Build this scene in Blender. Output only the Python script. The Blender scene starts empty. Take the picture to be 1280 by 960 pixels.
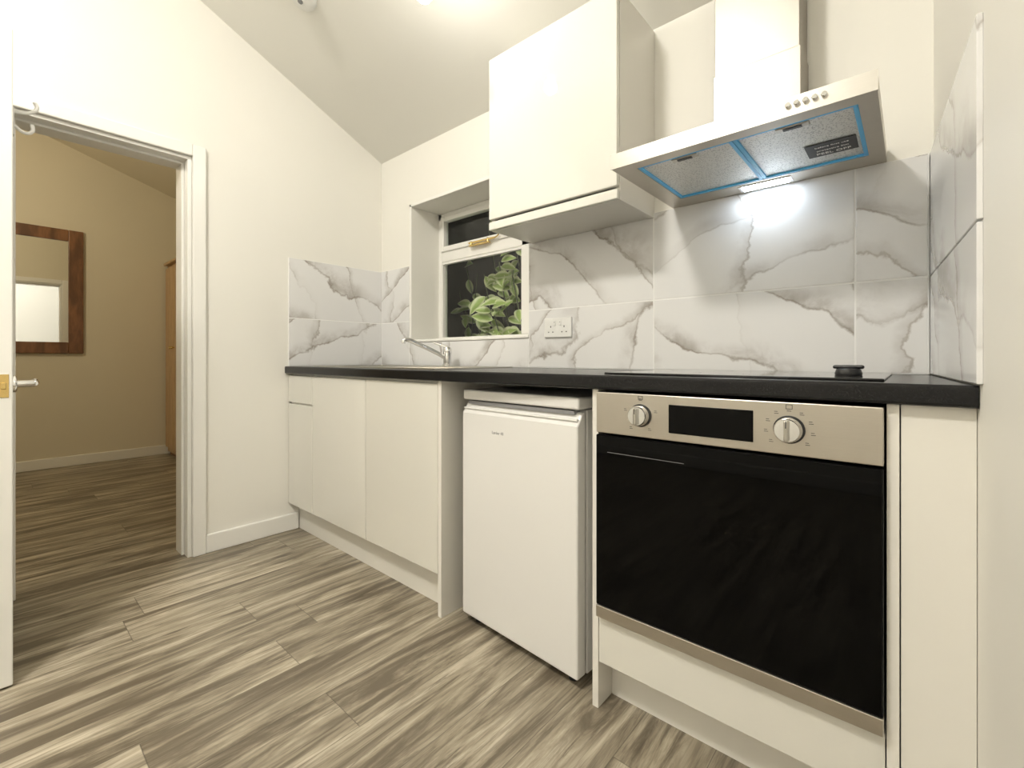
import bpy, bmesh, random
from math import *
from mathutils import Vector, Matrix
random.seed(7)
S=bpy.context.scene
# ------------------------------------------------------------------ helpers
def lnk(o,parent=None):
    S.collection.objects.link(o)
    if parent is not None: o.parent=parent
    return o
def grp(name,loc=(0,0,0),rot=(0,0,0)):
    e=bpy.data.objects.new(name,None); e.empty_display_size=.05
    e.location=loc; e.rotation_euler=rot
    return lnk(e)
def mesh_obj(name,verts,faces,mat,parent=None,smooth=False,bevel=0,seg=2):
    me=bpy.data.meshes.new(name); me.from_pydata(verts,[],faces); me.update()
    bm=bmesh.new(); bm.from_mesh(me); bmesh.ops.recalc_face_normals(bm,faces=bm.faces); bm.to_mesh(me); bm.free()
    o=bpy.data.objects.new(name,me); lnk(o,parent)
    if mat: me.materials.append(mat)
    if smooth:
        for p in me.polygons: p.use_smooth=True
    if bevel>0:
        m=o.modifiers.new('bevel','BEVEL'); m.width=bevel; m.segments=seg; m.limit_method='ANGLE'; m.angle_limit=radians(40)
    return o
def boxgeo(b):
    x0,x1,y0,y1,z0,z1=b
    v=[(x0,y0,z0),(x1,y0,z0),(x1,y1,z0),(x0,y1,z0),(x0,y0,z1),(x1,y0,z1),(x1,y1,z1),(x0,y1,z1)]
    f=[(0,3,2,1),(4,5,6,7),(0,1,5,4),(1,2,6,5),(2,3,7,6),(3,0,4,7)]
    return v,f
def box(name,x0,x1,y0,y1,z0,z1,mat,parent=None,bevel=0,seg=2):
    v,f=boxgeo((x0,x1,y0,y1,z0,z1)); return mesh_obj(name,v,f,mat,parent,bevel=bevel,seg=seg)
def boxes(name,lst,mat,parent=None,bevel=0):
    V=[];F=[]
    for b in lst:
        v,f=boxgeo(b); n=len(V); V+=v; F+=[tuple(i+n for i in q) for q in f]
    return mesh_obj(name,V,F,mat,parent,bevel=bevel)
def prism(polys,axis,a0,a1):
    V=[];F=[]
    for P in polys:
        n=len(V);k=len(P)
        for a in (a0,a1):
            for p in P:
                V.append((a,p[0],p[1]) if axis=='x' else ((p[0],a,p[1]) if axis=='y' else (p[0],p[1],a)))
        F.append(tuple(n+i for i in range(k))); F.append(tuple(n+k+i for i in reversed(range(k))))
        for i in range(k):
            j=(i+1)%k; F.append((n+i,n+j,n+k+j,n+k+i))
    return V,F
def prism_obj(name,polys,axis,a0,a1,mat,parent=None,bevel=0):
    V,F=prism(polys,axis,a0,a1); return mesh_obj(name,V,F,mat,parent,bevel=bevel)
def lathe(name,prof,mat,parent=None,seg=32,loc=(0,0,0),rot=(0,0,0)):
    V=[];F=[]
    for r,z in prof:
        for i in range(seg):
            a=2*pi*i/seg; V.append((r*cos(a),r*sin(a),z))
    for j in range(len(prof)-1):
        for i in range(seg):
            k=(i+1)%seg; F.append((j*seg+i,j*seg+k,(j+1)*seg+k,(j+1)*seg+i))
    F.append(tuple(reversed(range(seg)))); n=(len(prof)-1)*seg; F.append(tuple(n+i for i in range(seg)))
    o=mesh_obj(name,V,F,mat,parent,smooth=True); o.location=loc; o.rotation_euler=rot
    m=o.modifiers.new('es','EDGE_SPLIT'); m.split_angle=radians(38)
    return o
def tomesh(name,cu,mat,parent,loc=(0,0,0),rot=(0,0,0)):
    tmp=bpy.data.objects.new('tmp',cu); S.collection.objects.link(tmp)
    dg=bpy.context.evaluated_depsgraph_get(); dg.update()
    me=bpy.data.meshes.new_from_object(tmp.evaluated_get(dg)); me.name=name
    bpy.data.objects.remove(tmp)
    o=bpy.data.objects.new(name,me); o.location=loc; o.rotation_euler=rot; lnk(o,parent)
    me.materials.clear(); me.materials.append(mat); return o
def tube(name,pts,r,mat,parent=None,cyc=False):
    cu=bpy.data.curves.new(name,'CURVE'); cu.dimensions='3D'; cu.bevel_depth=r; cu.bevel_resolution=4; cu.use_fill_caps=True
    sp=cu.splines.new('BEZIER'); sp.bezier_points.add(len(pts)-1)
    for b,p in zip(sp.bezier_points,pts):
        b.co=p; b.handle_left_type=b.handle_right_type='AUTO'
    sp.use_cyclic_u=cyc; cu.resolution_u=8
    o=tomesh(name,cu,mat,parent)
    for p in o.data.polygons: p.use_smooth=True
    return o
def text(name,s,size,loc,rot,mat,parent=None,ext=.0003):
    cu=bpy.data.curves.new(name,'FONT'); cu.body=s; cu.size=size; cu.extrude=ext; cu.align_x='CENTER'; cu.align_y='CENTER'; cu.resolution_u=3
    return tomesh(name,cu,mat,parent,loc,rot)
# ------------------------------------------------------------------ node helper
class NT:
    def __init__(s,name):
        s.m=bpy.data.materials.new(name); s.m.use_nodes=True; s.t=s.m.node_tree; s.t.nodes.clear()
        s.out=s.t.nodes.new('ShaderNodeOutputMaterial')
    def n(s,ty,ins=None,**kw):
        nd=s.t.nodes.new(ty)
        for k,v in kw.items(): setattr(nd,k,v)
        if ins:
            for k,v in ins.items():
                if hasattr(v,'is_output') : s.t.links.new(v,nd.inputs[k])
                else: nd.inputs[k].default_value=v
        return nd
    def math(s,op,a,b=None,c=None,clamp=False):
        nd=s.t.nodes.new('ShaderNodeMath'); nd.operation=op; nd.use_clamp=clamp
        for i,v in enumerate((a,b,c)):
            if v is None: continue
            if hasattr(v,'is_output'): s.t.links.new(v,nd.inputs[i])
            else: nd.inputs[i].default_value=v
        return nd.outputs[0]
    def mr(s,v,a,b,c,d,smooth=True):
        nd=s.n('ShaderNodeMapRange',{0:v,1:a,2:b,3:c,4:d}); nd.interpolation_type='SMOOTHSTEP' if smooth else 'LINEAR'; return nd.outputs[0]
    def mix(s,f,a,b,mode='MIX'):
        nd=s.t.nodes.new('ShaderNodeMix'); nd.data_type='RGBA'; nd.blend_type=mode
        for k,v in ((0,f),(6,a),(7,b)):
            if hasattr(v,'is_output'): s.t.links.new(v,nd.inputs[k])
            else: nd.inputs[k].default_value=(*v,1) if isinstance(v,tuple) and len(v)==3 else v
        return nd.outputs[2]
    def noise(s,vec,scale,detail=4,rough=.5,dist=0):
        d={'Scale':scale,'Detail':detail,'Roughness':rough,'Distortion':dist}
        if vec is not None: d['Vector']=vec
        return s.n('ShaderNodeTexNoise',d).outputs[0]
    def pos(s): return s.n('ShaderNodeTexCoord').outputs['Object']
    def pbsdf(s,**kw):
        p=s.t.nodes.new('ShaderNodeBsdfPrincipled')
        for k,v in kw.items():
            k=k.replace('_',' ')
            if hasattr(v,'is_output'): s.t.links.new(v,p.inputs[k])
            else: p.inputs[k].default_value=(*v,1) if isinstance(v,tuple) and len(v)==3 else v
        s.t.links.new(p.outputs[0],s.out.inputs[0]); return p
    def bump(s,h,st,dist=.01):
        return s.n('ShaderNodeBump',{'Height':h,'Strength':st,'Distance':dist}).outputs[0]
def simple(name,col,rough=.5,metal=0,var=.04,vs=6,bump=0,bs=200,spec=.5,coat=0,stretch=None,ior=1.5):
    t=NT(name); v=t.pos()
    if stretch: v=t.n('ShaderNodeMapping',{'Vector':v,'Scale':stretch}).outputs[0]
    nz=t.noise(v,vs,2)
    c2=tuple(max(0,c*(1-var*2)) for c in col)
    c=t.mix(nz,col,c2)
    kw=dict(Base_Color=c,Roughness=rough,Metallic=metal,Specular_IOR_Level=spec,Coat_Weight=coat,IOR=ior)
    if bump: kw['Normal']=t.bump(t.noise(v,bs,1),bump,.002)
    t.pbsdf(**kw); return t.m
def emis(name,col,st):
    t=NT(name); e=t.n('ShaderNodeEmission',{'Color':(*col,1),'Strength':st}); t.t.links.new(e.outputs[0],t.out.inputs[0]); return t.m

M={}
M['wall']=simple('wall_paint',(.84,.825,.77),.55,var=.015,vs=2,bump=.06,bs=120)
M['ceil']=simple('ceiling_paint',(.82,.81,.76),.6,var=.015,vs=2)
M['hall']=simple('hall_wall_paint',(.76,.705,.565),.6,var=.03,vs=2)
M['trim']=simple('trim_gloss',(.86,.85,.81),.3,var=.01,vs=3)
M['gloss']=simple('gloss_white_door',(.75,.74,.685),.02,var=.008,vs=1,spec=1.0)
M['carc']=simple('carcass_white',(.80,.78,.725),.35,var=.01,vs=3)
M['fridge']=simple('fridge_white',(.78,.775,.76),.28,var=.01,vs=3)
M['gasket']=simple('gasket_grey',(.25,.25,.26),.6)
M['dark']=simple('dark_void',(.02,.02,.02),.6)
M['black']=simple('black_plastic',(.012,.012,.013),.3)
M['steel']=simple('brushed_steel',(.58,.56,.52),.32,metal=1,var=.06,vs=40,stretch=(1,1,60))
M['steelw']=simple('brushed_steel_satin',(.56,.525,.47),.34,metal=1,var=.05,vs=30,stretch=(1,1,50))
M['steelc']=simple('chimney_steel',(.36,.335,.30),.42,metal=1,var=.05,vs=30,stretch=(50,50,1))
M['chrome']=simple('chrome',(.8,.8,.8),.08,metal=1,var=.01)
M['brass']=simple('brass',(.75,.55,.22),.25,metal=1,var=.05)
M['bluef']=simple('blue_protective_film',(.10,.55,1.0),.3,var=.05,vs=20)
M['glassblk']=simple('oven_black_glass',(.0015,.0015,.0015),.03,var=0,spec=.5,ior=1.22)
M['hobglass']=simple('hob_black_glass',(.006,.006,.007),.06,var=0,spec=.5)
M['pwhite']=simple('white_plastic',(.82,.82,.80),.3,var=.01)
M['mark']=simple('printed_marks',(.05,.05,.05),.5)
M['label']=simple('label_black',(.015,.015,.018),.4)
M['grout']=simple('grout_white',(.90,.90,.89),.7)
M['bark']=simple('stem_green',(.16,.18,.09),.6)
M['soil']=simple('soil',(.03,.025,.02),.9)
M['fence']=simple('dark_fence',(.024,.021,.018),.8,var=.3,vs=4,stretch=(12,1,1))
M['bulb']=emis('bulb_glow',(1,.955,.87),125)
M['bulbw']=emis('warm_bulb_glow',(1,.86,.62),760)
M['fillglow']=emis('added_fill_glow',(1,.955,.875),205)  # emission of the added fill light behind the camera
M['led']=emis('led_glow',(.80,.90,1.0),40)
t=NT('black_worktop'); v=t.pos()
sp=t.mr(t.noise(v,420,2,.6),.62,.74,0,1); c=t.mix(sp,(.006,.006,.007),(.03,.03,.03))
t.pbsdf(Base_Color=c,Roughness=.22,Specular_IOR_Level=.3); M['worktop']=t.m
t=NT('filter_mesh'); v=t.pos()
w=t.n('ShaderNodeTexVoronoi',{'Vector':v,'Scale':190.0}); h=t.mr(w.outputs['Distance'],.1,.5,1,0)
t.pbsdf(Base_Color=t.mix(h,(.72,.72,.70),(.36,.36,.36)),Metallic=.7,Roughness=.42,Normal=t.bump(h,.4,.002)); M['filter']=t.m
def wood(name,a,b,stretch,rough=.4):
    t=NT(name); v=t.n('ShaderNodeMapping',{'Vector':t.pos(),'Scale':stretch}).outputs[0]
    n=t.noise(v,3,6,.6,.6); n2=t.noise(v,14,4,.6)
    c=t.mix(t.mr(n,.35,.65,0,1),a,b); c=t.mix(t.mr(n2,.45,.7,0,.35),c,tuple(x*.45 for x in a))
    t.pbsdf(Base_Color=c,Roughness=rough); return t.m
M['wframe']=wood('mirror_frame_wood',(.27,.125,.055),(.13,.06,.027),(4,4,1))
M['wardrobe']=wood('wardrobe_wood',(.62,.44,.25),(.52,.34,.17),(6,6,1))
def marble():
    t=NT('marble_tile'); v0=t.pos(); at=t.n('ShaderNodeAttribute',attribute_name='toff').outputs['Vector']
    v=t.n('ShaderNodeVectorMath',{0:v0,1:at},operation='ADD').outputs[0]
    so=t.n('ShaderNodeSeparateXYZ',{0:at}).outputs
    sg=t.math('SUBTRACT',t.math('MULTIPLY',t.math('GREATER_THAN',so[0],-4.0),2.0),1.0)
    sp=t.n('ShaderNodeSeparateXYZ',{0:v}).outputs
    h=t.math('MULTIPLY',t.math('ADD',sp[0],sp[1]),sg)
    big=t.noise(v,1.5,2,.45,.1); fine=t.noise(v,10,5,.60,.2); cloud=t.noise(v,7,5,.65,.4); msk=t.noise(v,2.4,2,.5)
    def vein(ax,az,freq,amp,amp2,lw,sw,off):
        u=t.math('ADD',t.math('MULTIPLY',h,ax),t.math('MULTIPLY',sp[2],az))
        s=t.math('ADD',t.math('MULTIPLY',u,freq),t.math('MULTIPLY',big,amp)); s=t.math('ADD',s,t.math('MULTIPLY',fine,amp2)); s=t.math('ADD',s,off)
        d=t.math('SUBTRACT',t.math('FRACT',s),.5)
        line=t.mr(t.math('ABSOLUTE',d),0,lw,1,0)
        side=t.math('MULTIPLY',t.mr(d,0,sw,1,0),t.math('GREATER_THAN',d,-.004))
        return line,side
    l1,s1=vein(-.58,.80,3.8,2.6,.30,.034,.34,.2)
    l2,s2=vein(-.88,.46,2.9,-2.0,.34,.024,.14,.7)
    m1=t.mr(msk,.34,.50,.20,1); m2=t.mr(msk,.62,.46,.12,.9)
    c=t.mix(t.math('MULTIPLY',t.math('MULTIPLY',s1,m1),t.mr(cloud,.32,.66,.10,.95)),(.77,.77,.77),(.41,.385,.36))
    c=t.mix(t.math('MULTIPLY',l1,t.math('MULTIPLY',m1,t.mr(cloud,.3,.6,.30,.75))),c,(.25,.215,.18))
    c=t.mix(t.math('MULTIPLY',t.math('MULTIPLY',s2,m2),.5),c,(.45,.43,.405))
    c=t.mix(t.math('MULTIPLY',l2,t.math('MULTIPLY',m2,.65)),c,(.33,.295,.26))
    t.pbsdf(Base_Color=c,Roughness=.13,Specular_IOR_Level=.5); return t.m
M['marble']=marble()
def floor_mat():
    t=NT('grey_oak_planks'); v=t.pos(); sx=t.n('ShaderNodeSeparateXYZ',{0:v}); X,Y=sx.outputs[0],sx.outputs[1]
    W=.178;L=1.2
    xs=t.math('DIVIDE',X,W); row=t.math('FLOOR',xs); fx=t.math('FRACT',xs)
    rr=t.n('ShaderNodeTexWhiteNoise',{'W':row},noise_dimensions='1D').outputs[0]
    ys=t.math('ADD',t.math('DIVIDE',Y,L),t.math('MULTIPLY',rr,5.3)); idx=t.math('FLOOR',ys); fy=t.math('FRACT',ys)
    cid=t.n('ShaderNodeCombineXYZ',{0:row,1:idx,2:0.0}).outputs[0]
    wn=t.n('ShaderNodeTexWhiteNoise',{'Vector':cid},noise_dimensions='3D'); rv,rc=wn.outputs[0],wn.outputs[1]
    off=t.n('ShaderNodeVectorMath',{0:rc,1:(13.,17.,9.)},operation='MULTIPLY').outputs[0]
    vv=t.n('ShaderNodeVectorMath',{0:v,1:off},operation='ADD').outputs[0]
    g1=t.n('ShaderNodeMapping',{'Vector':vv,'Scale':(16,1.5,1)}).outputs[0]
    g2=t.n('ShaderNodeMapping',{'Vector':vv,'Scale':(95,3.5,1)}).outputs[0]
    g3=t.n('ShaderNodeMapping',{'Vector':vv,'Location':(3,8,2),'Scale':(26,2.2,1)}).outputs[0]
    a=t.noise(g1,1.0,7,.70,.6); b=t.noise(g2,1.0,4,.68,.2); d=t.noise(g3,1.0,6,.70,.4)
    c=t.mix(t.mr(a,.38,.55,0,1),(.125,.102,.072),(.37,.322,.24))
    c=t.mix(t.mr(a,.51,.66,0,.9),c,(.62,.555,.44))
    c=t.mix(t.mr(d,.43,.32,0,.80),c,(.080,.062,.042))
    c=t.mix(t.mr(b,.36,.55,.50,0),c,(.13,.107,.077))
    c=t.mix(t.mr(rv,0,1,0,.42,False),c,t.mix(.55,c,(.17,.14,.10)))
    gx=t.math('MINIMUM',fx,t.math('SUBTRACT',1.0,fx)); gy=t.math('MINIMUM',fy,t.math('SUBTRACT',1.0,fy))
    gap=t.math('MAXIMUM',t.mr(gx,0,.011,1,0),t.mr(gy,0,.0017,1,0))
    c=t.mix(t.math('MULTIPLY',gap,.65),c,(.045,.036,.027))
    t.pbsdf(Base_Color=c,Roughness=t.mr(b,.3,.7,.44,.30),Specular_IOR_Level=.4); return t.m
M['floor']=floor_mat()
t=NT('window_glass'); tr=t.n('ShaderNodeBsdfTransparent',{'Color':(.95,.97,.96,1)}); gl=t.n('ShaderNodeBsdfGlossy',{'Roughness':.02})
mx=t.n('ShaderNodeMixShader',{0:.04,1:tr.outputs[0],2:gl.outputs[0]}); t.t.links.new(mx.outputs[0],t.out.inputs[0]); M['glass']=t.m
t=NT('mirror_silver'); t.pbsdf(Base_Color=(.86,.87,.86),Metallic=1.0,Roughness=.015); M['mirror']=t.m
t=NT('variegated_leaf'); at=t.n('ShaderNodeAttribute',attribute_name='edge').outputs['Fac']
n=t.noise(t.pos(),30,3)
e=t.math('ADD',at,t.math('MULTIPLY',t.math('SUBTRACT',n,.5),.6))
c=t.mix(t.mr(e,.30,.75,0,1),(.46,.60,.17),(.90,.93,.58))
t.pbsdf(Base_Color=c,Roughness=.4); M['leaf']=t.m

# ------------------------------------------------------------------ dimensions
Yw,Xl=1.698,-2.581; H=.952
def Xr(y): return .044+.0655*(1.698-y)
def cz(y): return 2.214+.4648*(1.698-y) if y>-.5 else 2.214+.4648*(1.698+.5)-.4648*(-.5-y)
def hz(y): return 2.551+.331*(1.273-y)
T1,T2=1.1737,1.509; WT=.9064; WB=.868; Yt=1.087; Yf=1.10
# ------------------------------------------------------------------ room shell
XT=-2.75
fl=box('floor',-5.75,.45,-2.05,1.98,-.06,0,M['floor'])
ov=.06
def poly(y0,y1,z0=0,f=cz):
    if y0<-.5<y1: return [(y0,z0),(y1,z0),(y1,f(y1)+ov),(-.5,f(-.5)+ov),(y0,f(y0)+ov)]
    return [(y0,z0),(y1,z0),(y1,f(y1)+ov),(y0,f(y0)+ov)]
prism_obj('wall_left',[poly(.648,1.98),poly(.048,.648,1.915),poly(-1.9,.048)],'x',XT+.004,Xl,M['wall'])
prism_obj('wall_hall_side',[[(.648,0),(1.98,0),(1.98,2.45),(.648,hz(.648)+.05)],[(.048,1.915),(.648,1.915),(.648,hz(.648)+.05),(.048,hz(.048)+.05)],
   [(-1.9,0),(.048,0),(.048,hz(.048)+.05),(-1.9,hz(-1.9)+.05)]],'x',XT-.004,XT+.003,M['hall'])
wx0,wx1,wz0,wz1=-2.258,-1.352,1.045,1.863
boxes('wall_back',[(Xl,wx0,Yw,1.98,0,2.3),(wx1,.3,Yw,1.98,0,2.3),(wx0,wx1,Yw,1.98,0,wz0),(wx0,wx1,Yw,1.98,wz1,2.3)],M['wall'])
def slab_r():
    ys=[1.98,-.5,-2.0]; V=[];F=[]
    for y in ys:
        V+= [(Xr(y),y,0),(Xr(y),y,cz(y)+ov),(Xr(y)+.15,y,0),(Xr(y)+.15,y,cz(y)+ov)]
    for i in (0,1):
        a=i*4;b=a+4
        F+=[(a,b,b+1,a+1),(a+2,a+3,b+3,b+2),(a+1,b+1,b+3,a+3),(a,a+2,b+2,b)]
    F+=[(0,1,3,2),(8,10,11,9)]
    return V,F
V,F=slab_r(); mesh_obj('wall_right',V,F,M['wall'])
box('wall_rear',Xl,.4,-2.0,-1.9,0,2.7,M['wall'])
prism_obj('ceiling',[[(1.98,cz(1.98)),(-.5,cz(-.5)),(-.5,cz(-.5)+.1),(1.98,cz(1.98)+.1)],[(-.5,cz(-.5)),(-2.0,cz(-2.0)),(-2.0,cz(-2.)+.1),(-.5,cz(-.5)+.1)]],'x',Xl-.005,.45,M['ceil'])
box('wall_hall_far',-5.7,-5.56,-2.0,1.98,0,3.6,M['hall'])
box('wall_hall_back',-5.56,XT-.004,1.76,1.9,0,2.7,M['hall'])
box('wall_hall_rear',-5.56,XT-.004,-2.0,-1.9,0,3.7,M['hall'])
prism_obj('ceiling_hall',[[(1.98,hz(1.98)),(-2.0,hz(-2.0)),(-2.0,hz(-2.)+.1),(1.98,hz(1.98)+.1)]],'x',-5.7,XT+.003,M['hall'])
def skirt(name,b): box(name,*b,M['trim'],bevel=.006)
skirt('baseboard_left',(Xl,Xl+.016,.704,1.155,0,.092))
skirt('baseboard_rear',(Xl+.02,.2,-1.9,-1.884,0,.092))
skirt('baseboard_hall',(-5.56,-5.544,-1.9,1.76,0,.09))
boxes('trim_1',[(Xl,Xl+.018,.648,.704,0,1.972),(Xl,Xl+.018,-.008,.0465,0,1.972),(Xl,Xl+.018,.0465,.648,1.915,1.972)],M['trim'],bevel=.005)
boxes('trim_2',[(XT-.006,Xl,.630,.6475,0,1.9),(XT-.006,Xl,.0485,.060,0,1.9),(XT-.006,Xl,.0485,.6475,1.9,1.9145),
                (XT+.02,XT+.115,.618,.630,0,1.89),(XT+.02,XT+.115,.060,.072,0,1.89),(XT+.02,XT+.115,.06,.63,1.888,1.9)],M['trim'],bevel=.002)
boxes('trim_3',[(XT-.02,XT-.004,.648,.704,0,1.972),(XT-.02,XT-.004,-.008,.0485,0,1.972),(XT-.02,XT-.004,.0485,.648,1.915,1.972)],M['trim'],bevel=.005)
d=grp('door_1')
box('leaf',-2.548,-1.947,.010,.048,.006,1.905,M['trim'],d,bevel=.003)
box('latch_plate',-1.948,-1.9455,.018,.040,.838,.905,M['brass'],d,bevel=.0005)
box('latch_bolt',-1.9456,-1.938,.024,.035,.862,.882,M['brass'],d,bevel=.002)
for s,y in ((1,.048),(-1,.010)):
    lathe('rose',[(.026,0),(.026,.006),(.022,.009),(.010,.010),(.010,.045),(.009,.048)],M['chrome'],d,loc=(-2.005,y,.875),rot=(-s*pi/2,0,0))
    tube('lever',[(-2.005,y+s*.046,.875),(-2.03,y+s*.050,.876),(-2.08,y+s*.050,.878),(-2.12,y+s*.046,.872)],.0085,M['chrome'],d)
box('hook_plate',-2.03,-2.0,.048,.052,1.62,1.70,M['pwhite'],d,bevel=.001)
tube('hook_upper',[(-2.015,.052,1.69),(-2.015,.085,1.70),(-2.015,.10,1.72),(-2.015,.095,1.735)],.005,M['pwhite'],d)
tube('hook_lower',[(-2.015,.052,1.65),(-2.015,.075,1.635),(-2.015,.09,1.645),(-2.015,.09,1.665)],.005,M['pwhite'],d)
for z in (.25,1.0,1.7): box('hinge',-2.562,-2.547,.036,.0475,z,z+.075,M['brass'],d)
# ------------------------------------------------------------------ window
w=grp('window_1')
fy0,fy1=1.905,1.955
zs=wz0+.018
fr=[(wx0,wx0+.030,fy0,fy1,zs,wz1),(wx1-.05,wx1,fy0,fy1,zs,wz1),(wx0,wx1,fy0,fy1,wz1-.04,wz1),(wx0,wx1,fy0,fy1,zs,zs+.018),
    (wx0+.03,wx1-.05,fy0,fy1,1.556,1.625),(-1.572,-1.515,fy0,fy1,zs+.018,wz1-.04)]
boxes('frame',fr,M['trim'],w,bevel=.004)
boxes('top_sash',[(wx0+.032,wx0+.062,fy0-.012,fy0+.03,1.618,1.835),(-1.605,-1.573,fy0-.012,fy0+.03,1.618,1.835),(wx0+.062,-1.605,fy0-.012,fy0+.03,1.618,1.650),(wx0+.062,-1.605,fy0-.012,fy0+.03,1.806,1.835)],M['trim'],w,bevel=.004)
boxes('beads',[(wx0+.030,wx0+.036,fy0+.005,fy0+.03,zs+.018,1.556),(-1.578,-1.572,fy0+.005,fy0+.03,zs+.018,1.556),(wx0+.036,-1.578,fy0+.005,fy0+.03,1.542,1.556)],M['trim'],w)
box('pane_main',wx0+.03,-1.572,1.932,1.936,zs+.018,1.556,M['glass'],w)
box('pane_top',wx0+.06,-1.603,1.915,1.919,1.648,1.808,M['glass'],w)
box('pane_side',-1.515,wx1-.05,1.932,1.936,zs+.018,1.556,M['glass'],w)
box('pane_side_top',-1.515,wx1-.05,1.932,1.936,1.625,wz1-.04,M['glass'],w)
box('sill',wx0+.001,wx1-.001,Yw-.012,fy0,wz0+.001,zs-.001,M['trim'],w,bevel=.004)
box('stay_bar',-1.955,-1.745,fy0-.030,fy0-.022,1.622,1.632,M['brass'],w,bevel=.002)
for x in (-1.935,-1.80): lathe('stay_pin',[(.006,0),(.006,.02),(.003,.024)],M['brass'],w,seg=12,loc=(x,fy0-.026,1.612))
box('stay_plate',-1.95,-1.79,fy0-.034,fy0-.012,1.606,1.614,M['brass'],w,bevel=.002)
tube('stay_end',[(-1.745,fy0-.026,1.627),(-1.725,fy0-.027,1.632),(-1.715,fy0-.027,1.640)],.004,M['brass'],w)
boxes('trim_4',[(wx0-.018,wx0,Yw-.006,Yw,wz0,wz1+.018),(wx0-.018,-1.334,Yw-.006,Yw,wz1,wz1+.018)],M['trim'],bevel=.002)
# ------------------------------------------------------------------ tiles
def tiles(name,rects,fn,th=.008,gap=.0022):
    V=[];F=[];off=[]
    for i,(u0,u1,z0,z1) in enumerate(rects):
        n=len(V)
        b=boxgeo((u0+gap,u1-gap,0,th,z0+gap,z1-gap))
        V+=[fn(p) for p in b[0]]; F+=[tuple(k+n for k in q) for q in b[1]]
        o=(random.uniform(-9,9),random.uniform(-9,9),random.uniform(-9,9)); off+=[o]*6
    me=bpy.data.meshes.new(name); me.from_pydata(V,[],F); me.update()
    a=me.attributes.new('toff','FLOAT_VECTOR','FACE')
    for i,o in enumerate(off): a.data[i].vector=o
    bm=bmesh.new(); bm.from_mesh(me); bmesh.ops.recalc_face_normals(bm,faces=bm.faces); bm.to_mesh(me); bm.free()
    ob=bpy.data.objects.new(name,me); me.materials.append(M['marble'])
    m=ob.modifiers.new('bevel','BEVEL'); m.width=.0012; m.segments=1
    return ob
z0=WT+.001
rb=[(-.125,Xr(Yw)-.009,z0,T1),(-.125,Xr(Yw)-.009,T1,T2),(-.740,-.125,z0,T1),(-.740,-.125,T1,T2),(wx1,-.740,z0,T1),(wx1,-.740,T1,T2),
    (-1.97,wx1,z0,wz0),(wx0-.018,-1.97,z0,wz0),(Xl+.009,wx0-.018,z0,T1),(Xl+.009,wx0-.018,T1,T2)]
ts=grp('splashback_tiles')
lnk(tiles('tiles',rb,lambda p:(p[0],Yw-p[1],p[2])),ts)
boxes('grout',[(Xl+.009,wx0-.019,Yw-.0072,Yw-.0005,z0,T2-.002),(wx1+.001,Xr(Yw)-.009,Yw-.0072,Yw-.0005,z0,T2-.002),(wx0-.019,wx1+.001,Yw-.0072,Yw-.0005,z0,wz0-.002)],M['grout'],ts)
ts=grp('marble_tiles')
lnk(tiles('tiles',[(1.10,Yw-.001,z0,T1),(1.10,Yw-.001,T1,T2)],lambda p:(Xl+.0005+p[1],p[0],p[2])),ts)
box('grout',Xl+.0005,Xl+.0076,1.102,Yw-.002,z0,T2-.002,M['grout'],ts)
ts=grp('tiled_splashback')
lnk(tiles('tiles',[(1.055,Yw-.001,z0,T1),(1.055,Yw-.001,T1,T2)],lambda p:(Xr(p[0])-p[1],p[0],p[2])),ts)
# ------------------------------------------------------------------ worktop with sink cut-out
sx0,sx1,sy0,sy1=-2.36,-2.00,1.20,1.56
xe=lambda y:Xr(y)-.001
polys=[[(Xl+.001,Yt),(sx0,Yt),(sx0,Yw-.001),(Xl+.001,Yw-.001)],[(sx0,Yt),(sx1,Yt),(sx1,sy0),(sx0,sy0)],[(sx0,sy1),(sx1,sy1),(sx1,Yw-.001),(sx0,Yw-.001)],
       [(sx1,Yt),(xe(Yt),Yt),(xe(Yw),Yw-.001),(sx1,Yw-.001)]]
g=grp('kitchen_worktop')
V,F=prism(polys,'z',WB,WT)
mesh_obj('top',V,F,M['worktop'],g)
pr=[(Yt,WB),(Yt,WT),(Yt-.002,WT-.0006),(Yt-.0045,WT-.004),(Yt-.005,WT-.008),(Yt-.005,WB+.006),(Yt-.004,WB+.002)]
prism_obj('front_edge',[pr],'x',Xl+.001,xe(Yt)-.001,M['worktop'],g)
k=grp('kitchen_sink')
px0,px1,py0,py1=-2.40,-1.40,1.16,1.63
zt=WT+.0005
boxes('rim',[(px0,sx0,py0,py1,zt,zt+.004),(sx0,sx1,py0,sy0,zt,zt+.004),(sx0,sx1,sy1,py1,zt,zt+.004),(sx1,-1.93,py0,py1,zt,zt+.004),(-1.93,px1,py0,1.20,zt,zt+.004),(-1.93,px1,1.57,py1,zt,zt+.004),(-1.42,px1,1.20,1.57,zt,zt+.004),(-1.93,-1.42,1.20,1.57,zt,zt+.0015)],M['steel'],k)
boxes('drainer_ribs',[(-1.91,-1.44,1.225+i*.04,1.235+i*.04,zt+.0015,zt+.004) for i in range(9)],M['steel'],k,bevel=.001)
e=.004
boxes('bowl',[(sx0+.001,sx0+e,sy0+.001,sy1-.001,.76,zt),(sx1-e,sx1-.001,sy0+.001,sy1-.001,.76,zt),(sx0+e,sx1-e,sy0+.001,sy0+e,.76,zt),(sx0+e,sx1-e,sy1-e,sy1-.001,.76,zt),(sx0+e,sx1-e,sy0+e,sy1-e,.76,.764)],M['steel'],k)
lathe('waste',[(.03,0),(.03,.003),(.02,.004),(.018,.001)],M['chrome'],k,loc=(-2.18,1.38,.764))
t_=grp('kitchen_tap')
tx,ty=-1.825,1.60; tz=zt+.004
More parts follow.
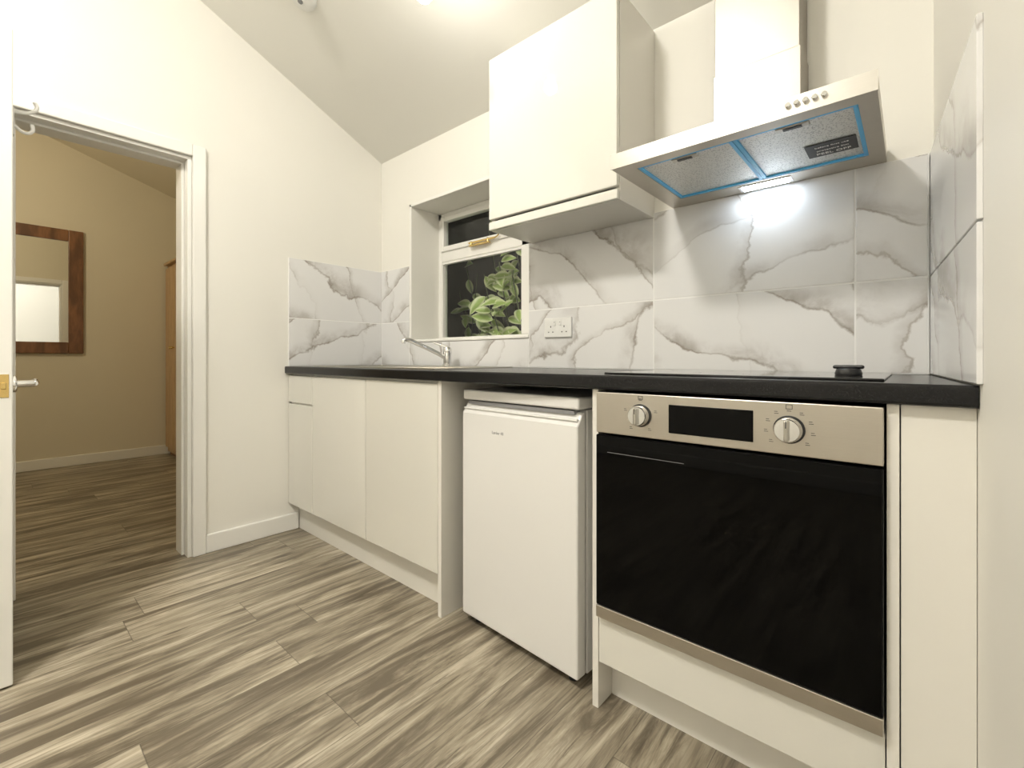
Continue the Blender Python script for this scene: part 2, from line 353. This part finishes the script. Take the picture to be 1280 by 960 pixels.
lathe('body',[(.027,0),(.027,.006),(.0215,.012),(.0215,.060),(.024,.064),(.024,.088),(.020,.096),(.008,.100)],M['chrome'],t_,loc=(tx,ty,tz))
tube('spout',[(tx-.005,ty-.015,tz+.045),(tx-.025,ty-.07,tz+.075),(tx-.055,ty-.15,tz+.112),(tx-.075,ty-.205,tz+.134),(tx-.079,ty-.218,tz+.130),(tx-.080,ty-.221,tz+.115)],.0105,M['chrome'],t_)
tube('lever',[(tx,ty,tz+.098),(tx-.02,ty-.02,tz+.107),(tx-.055,ty-.045,tz+.122)],.0065,M['chrome'],t_)
# ------------------------------------------------------------------ base cabinet
b=grp('base_cabinet')
bx=-1.308
cy=Yf+.020
boxes('carcass',[(Xl+.002,Xl+.02,cy,Yw-.02,.15,WB-.001),(-2.306,-2.290,cy,Yw-.02,.15,WB-.12),(-1.804,-1.788,cy,Yw-.02,.15,.70),
   (Xl+.02,bx,cy,Yw-.02,.15,.168),(Xl+.02,bx,Yw-.04,Yw-.02,.168,.72),(Xl+.02,bx,cy,cy+.018,WB-.05,WB-.001),(Xl+.02,-2.306,cy-.008,cy+.02,.68,.735)],M['carc'],b)
box('end_panel',bx+.001,bx+.019,Yf,Yw-.012,0,WB-.001,M['carc'],b,bevel=.0008)
box('plinth',Xl+.002,bx,1.160,1.176,0,.149,M['carc'],b)
g_=.0018
zt_=.857
for nm,x0,x1,za,zb_ in (('drawer_front',Xl+.003,-2.298,.712,zt_),('door_narrow',Xl+.003,-2.298,.153,.703),('door_a',-2.298,-1.797,.153,zt_),('door_b',-1.797,bx,.153,zt_)):
    box(nm,x0+g_,x1-g_,Yf,cy-.009 if x1<-2.29 else cy-.001,za,zb_,M['gloss'],b,bevel=.0025)
# ------------------------------------------------------------------ fridge
ang=atan2(-.033,.51)
f=grp('undercounter_fridge',loc=(-1.222,1.143,0),rot=(0,0,ang))
W=.512
box('body',.002,W-.002,.050,.515,.028,.800,M['fridge'],f,bevel=.004)
box('top_cover',-.001,W+.001,.004,.52,.803,.838,M['fridge'],f,bevel=.007,seg=3)
box('gasket',.008,W-.008,.043,.050,.05,.785,M['gasket'],f)
V,F=prism([[(0,.032),(.042,.032),(.042,.794),(.026,.794),(.010,.768),(0,.756)]],'x',0,W)
mesh_obj('door',V,F,M['fridge'],f,bevel=.006,seg=3)
box('grip_recess',.02,W-.02,.012,.040,.788,.799,M['gasket'],f)
box('handle_strip',.004,W-.004,.004,.020,.770,.776,M['pwhite'],f,bevel=.002)
for x in (.045,W-.045):
    for y in (.045,.46): lathe('foot',[(.016,0),(.016,.012),(.009,.014),(.009,.03)],M['black'],f,seg=16,loc=(x,y,0))
text('badge','Larder 48',.014,(.185,-.0004,.700),(pi/2,0,0),M['gasket'],f)
# ------------------------------------------------------------------ oven housing
h=grp('oven_housing_cabinet')
hx0=-.656;ox0,ox1=-.637,-.036;hx1=-.017
box('side_left',hx0,ox0-.001,Yf,Yw-.02,0,WB-.001,M['carc'],h,bevel=.0008)
box('side_right',ox1+.001,hx1,Yf,Yw-.02,0,WB-.001,M['carc'],h,bevel=.0008)
box('lower_front',ox0+.001,ox1-.001,Yf,Yf+.018,.128,.257,M['gloss'],h,bevel=.0015)
box('plinth',ox0,ox1,1.175,1.19,0,.140,M['carc'],h)
box('deck',ox0,ox1,1.12,Yw-.02,.235,.252,M['carc'],h)
box('floor_panel',ox0,ox1,1.12,Yw-.02,.142,.158,M['carc'],h)
prism_obj('filler_panel',[[(hx1+.002,Yf+.004),(Xr(Yf)-.001,Yf+.004),(Xr(Yf)-.002,Yf+.022),(hx1+.002,Yf+.022)]],'z',0,WB-.001,M['carc'],h,bevel=.001)
# ------------------------------------------------------------------ oven
o_=grp('built_in_oven')
a0,a1=-.6345,-.0385
yo=Yf-.004
box('cavity',a0+.02,a1-.02,Yf+.03,Yw-.06,.27,.85,M['black'],o_)
box('fascia',a0,a1,yo-.012,Yf+.02,.7535,.8615,M['steelw'],o_,bevel=.002)
box('door_glass',a0,a1,yo-.014,Yf+.018,.2935,.7485,M['glassblk'],o_,bevel=.003)
box('door_strip',a0,a1,yo-.015,Yf+.018,.2600,.2925,M['steelw'],o_,bevel=.002)
yd=yo-.0125
box('display',-.437,-.2535,yd-.0012,yd+.002,.772,.840,M['glassblk'],o_,bevel=.001)
for x,zc in ((-.509,.808),(-.1875,.806)):
    lathe('knob_ring',[(.0285,0),(.0285,.003),(.026,.004)],M['black'],o_,loc=(x,yd+.0005,zc),rot=(pi/2,0,0))
    lathe('knob',[(.0255,0),(.0245,.018),(.022,.022),(.0,.0225)],M['chrome'],o_,loc=(x,yd-.002,zc),rot=(pi/2,0,0))
    box('knob_grip',x-.0045,x+.0045,yd-.034,yd-.020,zc-.021,zc+.021,M['steel'],o_,bevel=.003)
    box('knob_pointer',x-.001,x+.001,yd-.0346,yd-.034,zc+.006,zc+.020,M['mark'],o_)
    n=5 if x<-.3 else 9
    for i in range(n):
        a=radians(-90+ (i+.5)*360/n if n==5 else -130+i*260/8+90)
        r=.040; mx_,mz_=x+r*cos(a)*1.05,zc+r*sin(a)
        boxes('dial_mark',[(mx_-.004,mx_+.004,yd-.0004,yd,mz_-.0028,mz_-.0016),(mx_-.004,mx_+.002,yd-.0004,yd,mz_+.0012,mz_+.0024)],M['mark'],o_)
    boxes('dial_icon',[(x-.006,x+.006,yd-.0004,yd,.8475,.8485),(x-.006,x+.006,yd-.0004,yd,.856,.857),(x-.006,x-.005,yd-.0004,yd,.8485,.856),(x+.005,x+.006,yd-.0004,yd,.8485,.856)],M['mark'],o_)
boxes('reflection_line',[(-.60,-.40,yo-.0146,yo-.0138,.7035,.7045)],M['gasket'],o_)  # thin reflection on the door glass, drawn as a grey strip
# ------------------------------------------------------------------ hob
hb=grp('induction_hob')
hy0,hy1=1.150,1.640
box('glass',-.648,-.040,hy0,hy1,WT+.0005,WT+.0055,M['hobglass'],hb,bevel=.0015)
for x,y,r in ((-.50,1.28,.07),(-.20,1.50,.07),(-.50,1.51,.09),(-.24,1.27,.08)):
    V=[]
    for i in range(48):
        a=2*pi*i/48
        for rr in (r,r-.0015): V.append((x+rr*cos(a),y+rr*sin(a),WT+.0057))
    F=[(2*i,2*((i+1)%48),2*((i+1)%48)+1,2*i+1) for i in range(48)]
    mesh_obj('zone_ring',V,F,M['gasket'],hb)
lathe('control_knob',[(.026,0),(.027,.004),(.024,.013),(.019,.016),(.010,.017)],M['black'],hb,loc=(-.112,1.345,WT+.0056))
box('control_grip',-.142,-.082,1.338,1.352,WT+.020,WT+.029,M['black'],hb,bevel=.004)
# ------------------------------------------------------------------ wall cabinet
c=grp('wall_cabinet')
cx0,cx1,cyf=-1.333,-.739,1.398
cb,ct=1.488,2.203
boxes('carcass',[(cx0,cx0+.018,cyf+.021,Yw-.001,cb,ct),(cx1-.018,cx1,cyf+.021,Yw-.001,cb,ct),(cx0+.018,cx1-.018,cyf+.021,Yw-.010,cb+.012,cb+.03),(cx0+.018,cx1-.018,cyf+.021,Yw-.001,ct-.018,ct),(cx0+.018,cx1-.018,Yw-.0095,Yw-.001,cb+.03,ct-.018)],M['carc'],c,bevel=.0008)
box('bottom_rail',cx0,cx1,cyf+.001,cyf+.020,cb,cb+.034,M['gloss'],c,bevel=.003)
box('rail_return',cx0+.018,cx1-.018,cyf+.02,Yw-.012,cb,cb+.010,M['carc'],c)
box('door',cx0+.0015,cx1-.0015,cyf,cyf+.019,cb+.044,ct,M['gloss'],c,bevel=.0025)
# ------------------------------------------------------------------ hood
e_=grp('extractor_hood')
x0,x1,y0=-.663,-.053,1.217; zb,ztp=1.507,1.547
yb=Yw-.010
ix0,ix1,iy0,iy1=-.603,-.088,1.262,1.603
boxes('canopy_rim',[(x0,x1,y0,iy0,zb,ztp),(x0,x1,iy1,yb,zb,ztp),(x0,ix0,iy0,iy1,zb,ztp),(ix1,x1,iy0,iy1,zb,ztp)],M['steelw'],e_)
V=[(x0,y0,ztp),(x1,y0,ztp),(x1,yb,ztp),(x0,yb,ztp),(-.52,1.50,1.60),(-.20,1.50,1.60),(-.20,yb,1.60),(-.52,yb,1.60)]
mesh_obj('canopy_top',V,[(0,1,5,4),(1,2,6,5),(2,3,7,6),(3,0,4,7),(4,5,6,7),(0,3,2,1)],M['steel'],e_)
box('front_lip',x0-.001,x1+.001,y0-.002,y0,zb-.002,ztp+.001,M['steel'],e_)
xm=-.345
def filt(n,fa,fb):
    box(n,fa+.008,fb-.008,iy0+.010,iy1-.010,zb+.006,zb+.012,M['filter'],e_)
    zz0,zz1=zb+.001,zb+.007; q=.010
    boxes(n+'_film_edge',[(fa,fa+q,iy0,iy1,zz0,zz1),(fb-q,fb,iy0,iy1,zz0,zz1),(fa+q,fb-q,iy0,iy0+q,zz0,zz1),(fa+q,fb-q,iy1-q,iy1,zz0,zz1)],M['bluef'],e_,bevel=.001)
    m=(fa+fb)/2
    box(n+'_latch',m-.035,m+.035,iy0+.018,iy0+.038,zb+.001,zb+.006,M['steel'],e_,bevel=.002)
    box(n+'_latch_slot',m-.020,m+.020,iy0+.022,iy0+.034,zb-.0005,zb+.0008,M['black'],e_,bevel=.0005)
filt('filter_left',ix0,xm-.0005); filt('filter_right',xm+.0005,ix1)
box('back_plate',ix0,ix1,iy0,iy1,zb+.014,zb+.018,M['black'],e_)
box('lamp_frame',-.425,-.275,1.618,1.668,zb-.003,zb,M['chrome'],e_,bevel=.001)
box('lamp_lens',-.415,-.285,1.624,1.662,zb-.0045,zb-.003,M['led'],e_)
box('label',-.215,-.105,1.440,1.530,zb+.0035,zb+.0045,M['label'],e_)
for i,(s_,sz) in enumerate((('PEEL OFF',.019),('protective film',.012),('before first use',.012))):
    text('label_text',s_,sz,(-.158,1.512-i*.024,zb+.0032),(pi,0,0),M['pwhite'],e_)
box('chimney',-.478,-.2435,1.562,yb,1.601,cz(1.562)-.0,M['steelc'],e_,bevel=.002)
box('chimney_sleeve',-.4815,-.240,1.558,yb,1.601,1.86,M['steelc'],e_,bevel=.002)
for i in range(5):
    lathe('button',[(.0058,0),(.0058,.006),(.0045,.0075)],M['chrome'],e_,seg=16,loc=(-.2127+i*.0172,y0-.002,1.529),rot=(pi/2,0,0))
# ------------------------------------------------------------------ socket
s=grp('power_socket')
ys=Yw-.008
sxa,sxb,sza,szb=-1.2535,-1.1075,1.044,1.132
box('plate',sxa,sxb,ys-.010,ys-.0005,sza,szb,M['pwhite'],s,bevel=.003)
for cx_ in (sxa+.037,sxb-.037):
    boxes('pin_holes',[(cx_-.002,cx_+.002,ys-.0106,ys-.0098,sza+.044,sza+.052),(cx_-.0145,cx_-.0085,ys-.0106,ys-.0098,sza+.022,sza+.026),(cx_+.0085,cx_+.0145,ys-.0106,ys-.0098,sza+.022,sza+.026)],M['dark'],s)
for cx_ in (sxa+.058,sxb-.058): box('rocker',cx_-.0055,cx_+.0055,ys-.013,ys-.010,sza+.052,sza+.074,M['pwhite'],s,bevel=.001); box('rocker_mark',cx_-.002,cx_+.002,ys-.0134,ys-.013,sza+.066,sza+.069,M['gasket'],s)
# ------------------------------------------------------------------ lights
def pendant(name,x,y,z,ztop,mat,r=.03):
    p=grp(name)
    prof=[(.0001,-r*1.05)]+[(r*sin(a),-r*cos(a)*1.02) for a in [i*pi/9 for i in range(1,6)]]+[(r*.80,r*.75),(r*.50,r*1.35)]
    lathe('bulb',prof,mat,p,seg=12,loc=(x,y,z))
    lathe('lampholder',[(.016,0),(.019,.004),(.019,.035),(.012,.045),(.004,.055)],M['pwhite'],p,seg=20,loc=(x,y,z+r*1.36))
    tube('flex',[(x,y,z+r*1.36+.05),(x,y,(z+ztop)/2+.04),(x,y,ztop-.02)],.003,M['pwhite'],p)
    lathe('rose',[(.036,0),(.034,.012),(.010,.026)],M['pwhite'],p,seg=24,loc=(x,y,ztop-.002),rot=(pi,0,0))
pendant('pendant_light',-1.288,1.02,2.238,cz(1.02),M['bulb'])
pendant('pendant_light.001',-4.1,-.45,2.35,hz(-.45),M['bulbw'],.03)
rl=grp('added_fill_lamp')  # unseen fill light, added behind the camera to even out the room
zc=cz(-.75)
lathe('fill_dome',[(.17,0),(.165,-.03),(.13,-.065),(.06,-.082),(.0005,-.085)],M['fillglow'],rl,seg=16,loc=(-1.1,-.75,zc-.05))
lathe('base',[(.12,0),(.12,.06)],M['pwhite'],rl,loc=(-1.1,-.75,zc-.05))
sa=grp('smoke_alarm',loc=(-2.03,.935,cz(.935)),rot=(-atan(.4648),0,0))
lathe('housing',[(.058,0),(.058,-.012),(.052,-.026),(.044,-.034),(.020,-.038),(.0005,-.038)],M['pwhite'],sa)
lathe('test_button',[(.012,-.037),(.011,-.042),(.0005,-.0425)],M['gasket'],sa,seg=16)
# ------------------------------------------------------------------ hall furniture
m=grp('wall_mirror')
mx0=-5.558
ya,yb2,za,zb2=-.35,.566,.992,2.074
fw=.098
boxes('frame',[(mx0,mx0+.03,ya,ya+fw,za,zb2),(mx0,mx0+.03,yb2-fw,yb2,za,zb2),(mx0,mx0+.03,ya+fw,yb2-fw,za,za+fw),(mx0,mx0+.03,ya+fw,yb2-fw,zb2-fw,zb2)],M['wframe'],m,bevel=.006)
box('mirror_glass',mx0,mx0+.012,ya+fw-.005,yb2-fw+.005,za+fw-.005,zb2-fw+.005,M['mirror'],m)
wd=grp('wardrobe')
box('body',-5.53,-4.95,1.185,1.74,.03,1.86,M['wardrobe'],wd,bevel=.004)
box('door_left',-5.525,-5.243,1.165,1.184,.08,1.83,M['wardrobe'],wd,bevel=.004)
box('door_right',-5.238,-4.955,1.165,1.184,.08,1.83,M['wardrobe'],wd,bevel=.004)
box('plinth',-5.51,-4.97,1.20,1.73,0,.03,M['wframe'],wd)
box('cornice',-5.535,-4.93,1.15,1.745,1.86,1.885,M['wardrobe'],wd,bevel=.006)
for x in (-5.27,-5.21): lathe('knob',[(.006,0),(.006,.012),(.014,.018),(.012,.028),(.0005,.03)],M['brass'],wd,seg=16,loc=(x,1.165,1.05),rot=(pi/2,0,0))
# ------------------------------------------------------------------ outside
box('ground_outside',-4.2,1.0,1.99,4.2,-.06,0,M['soil'])
box('garden_fence',-4.2,1.0,3.0,3.04,0,2.6,M['fence'])
sh=grp('shrub')
LV=[];LF=[];LE=[]
def leaf(p,dirv,up,L,Wd):
    d_=dirv.normalized(); s_=d_.cross(up).normalized(); n_=s_.cross(d_).normalized()
    base=len(LV); N=8
    for i in range(N+1):
        t=i/N; wdt=Wd*sin(pi*min(1,t**.8))**.9*(1 if t<.98 else 0)
        c_=p+d_*(L*t)-n_*(L*.22*t*t)
        for k in (-1,-.5,0,.5,1):
            LV.append(c_+s_*(wdt*k)+n_*(abs(k)*wdt*.35)); LE.append(abs(k))
    for i in range(N):
        for k in range(4):
            a=base+i*5+k; LF.append((a,a+1,a+6,a+5))
for (sx,sy,hx,hy,ht,nl) in ((-1.98,2.35,-1.95,2.14,1.56,11),(-2.15,2.4,-2.10,2.16,1.50,11),(-1.85,2.38,-1.84,2.14,1.46,10),(-2.05,2.45,-2.02,2.15,1.28,9),
                         (-2.35,2.5,-2.30,2.25,1.36,8),(-1.95,2.5,-1.96,2.3,1.95,10),(-2.25,2.6,-2.25,2.35,1.9,9),(-2.5,2.6,-2.48,2.35,1.3,8),(-1.88,2.42,-1.86,2.2,1.66,10),(-2.4,2.55,-2.42,2.3,1.62,6)):
    pts=[Vector((sx,sy,0)),Vector((sx*.7+hx*.3,sy*.8+hy*.2,ht*.55)),Vector((hx,hy,ht))]
    tube('stem',pts,.004,M['bark'],sh)
    for j in range(nl):
        t=.64+.38*j/(nl-1)
        q=pts[1].lerp(pts[2],min(1,(t-.5)/.5))
        a=random.uniform(0,2*pi)
        dv=Vector((cos(a),sin(a)*.35-.20,random.uniform(-.7,.35)))
        L_=random.uniform(.11,.165)
        leaf(q+dv*.02,dv,Vector((random.uniform(-.35,.55),-.9,.45)),L_,L_*.25)
for i in range(14):
    xa=random.uniform(-2.7,-1.9); ya_=random.uniform(2.35,2.6); za_=random.uniform(.7,1.2)
    tube('twig',[(xa,ya_,0),(xa+random.uniform(-.05,.05),ya_-.03,za_),(xa+random.uniform(-.25,.25),ya_-.08,za_+random.uniform(.3,.7))],.0025,M['bark'],sh)
me=bpy.data.meshes.new('leaves'); me.from_pydata([tuple(v) for v in LV],[],LF); me.update()
at=me.attributes.new('edge','FLOAT','POINT')
for i,v in enumerate(LE): at.data[i].value=v
me.materials.append(M['leaf'])
for p in me.polygons: p.use_smooth=True
lnk(bpy.data.objects.new('leaves',me),sh)
# ------------------------------------------------------------------ world, camera
wd_=bpy.data.worlds.new('night'); S.world=wd_; wd_.use_nodes=True
bg=wd_.node_tree.nodes.get('Background') or wd_.node_tree.nodes.new('ShaderNodeBackground')
bg.inputs[0].default_value=(.03,.04,.06,1); bg.inputs[1].default_value=.3
cam=bpy.data.cameras.new('camera'); co=bpy.data.objects.new('camera',cam); lnk(co)
cam.sensor_width=36; cam.sensor_fit='HORIZONTAL'; cam.lens=573.29/1280*36
cam.shift_x=8.3/1280; cam.shift_y=-32.47/1280; cam.clip_start=.01
co.location=(0,0,H); co.rotation_euler=(pi/2,0,.7253)
S.camera=co
S.view_settings.view_transform='Standard'
S.view_settings.exposure=0
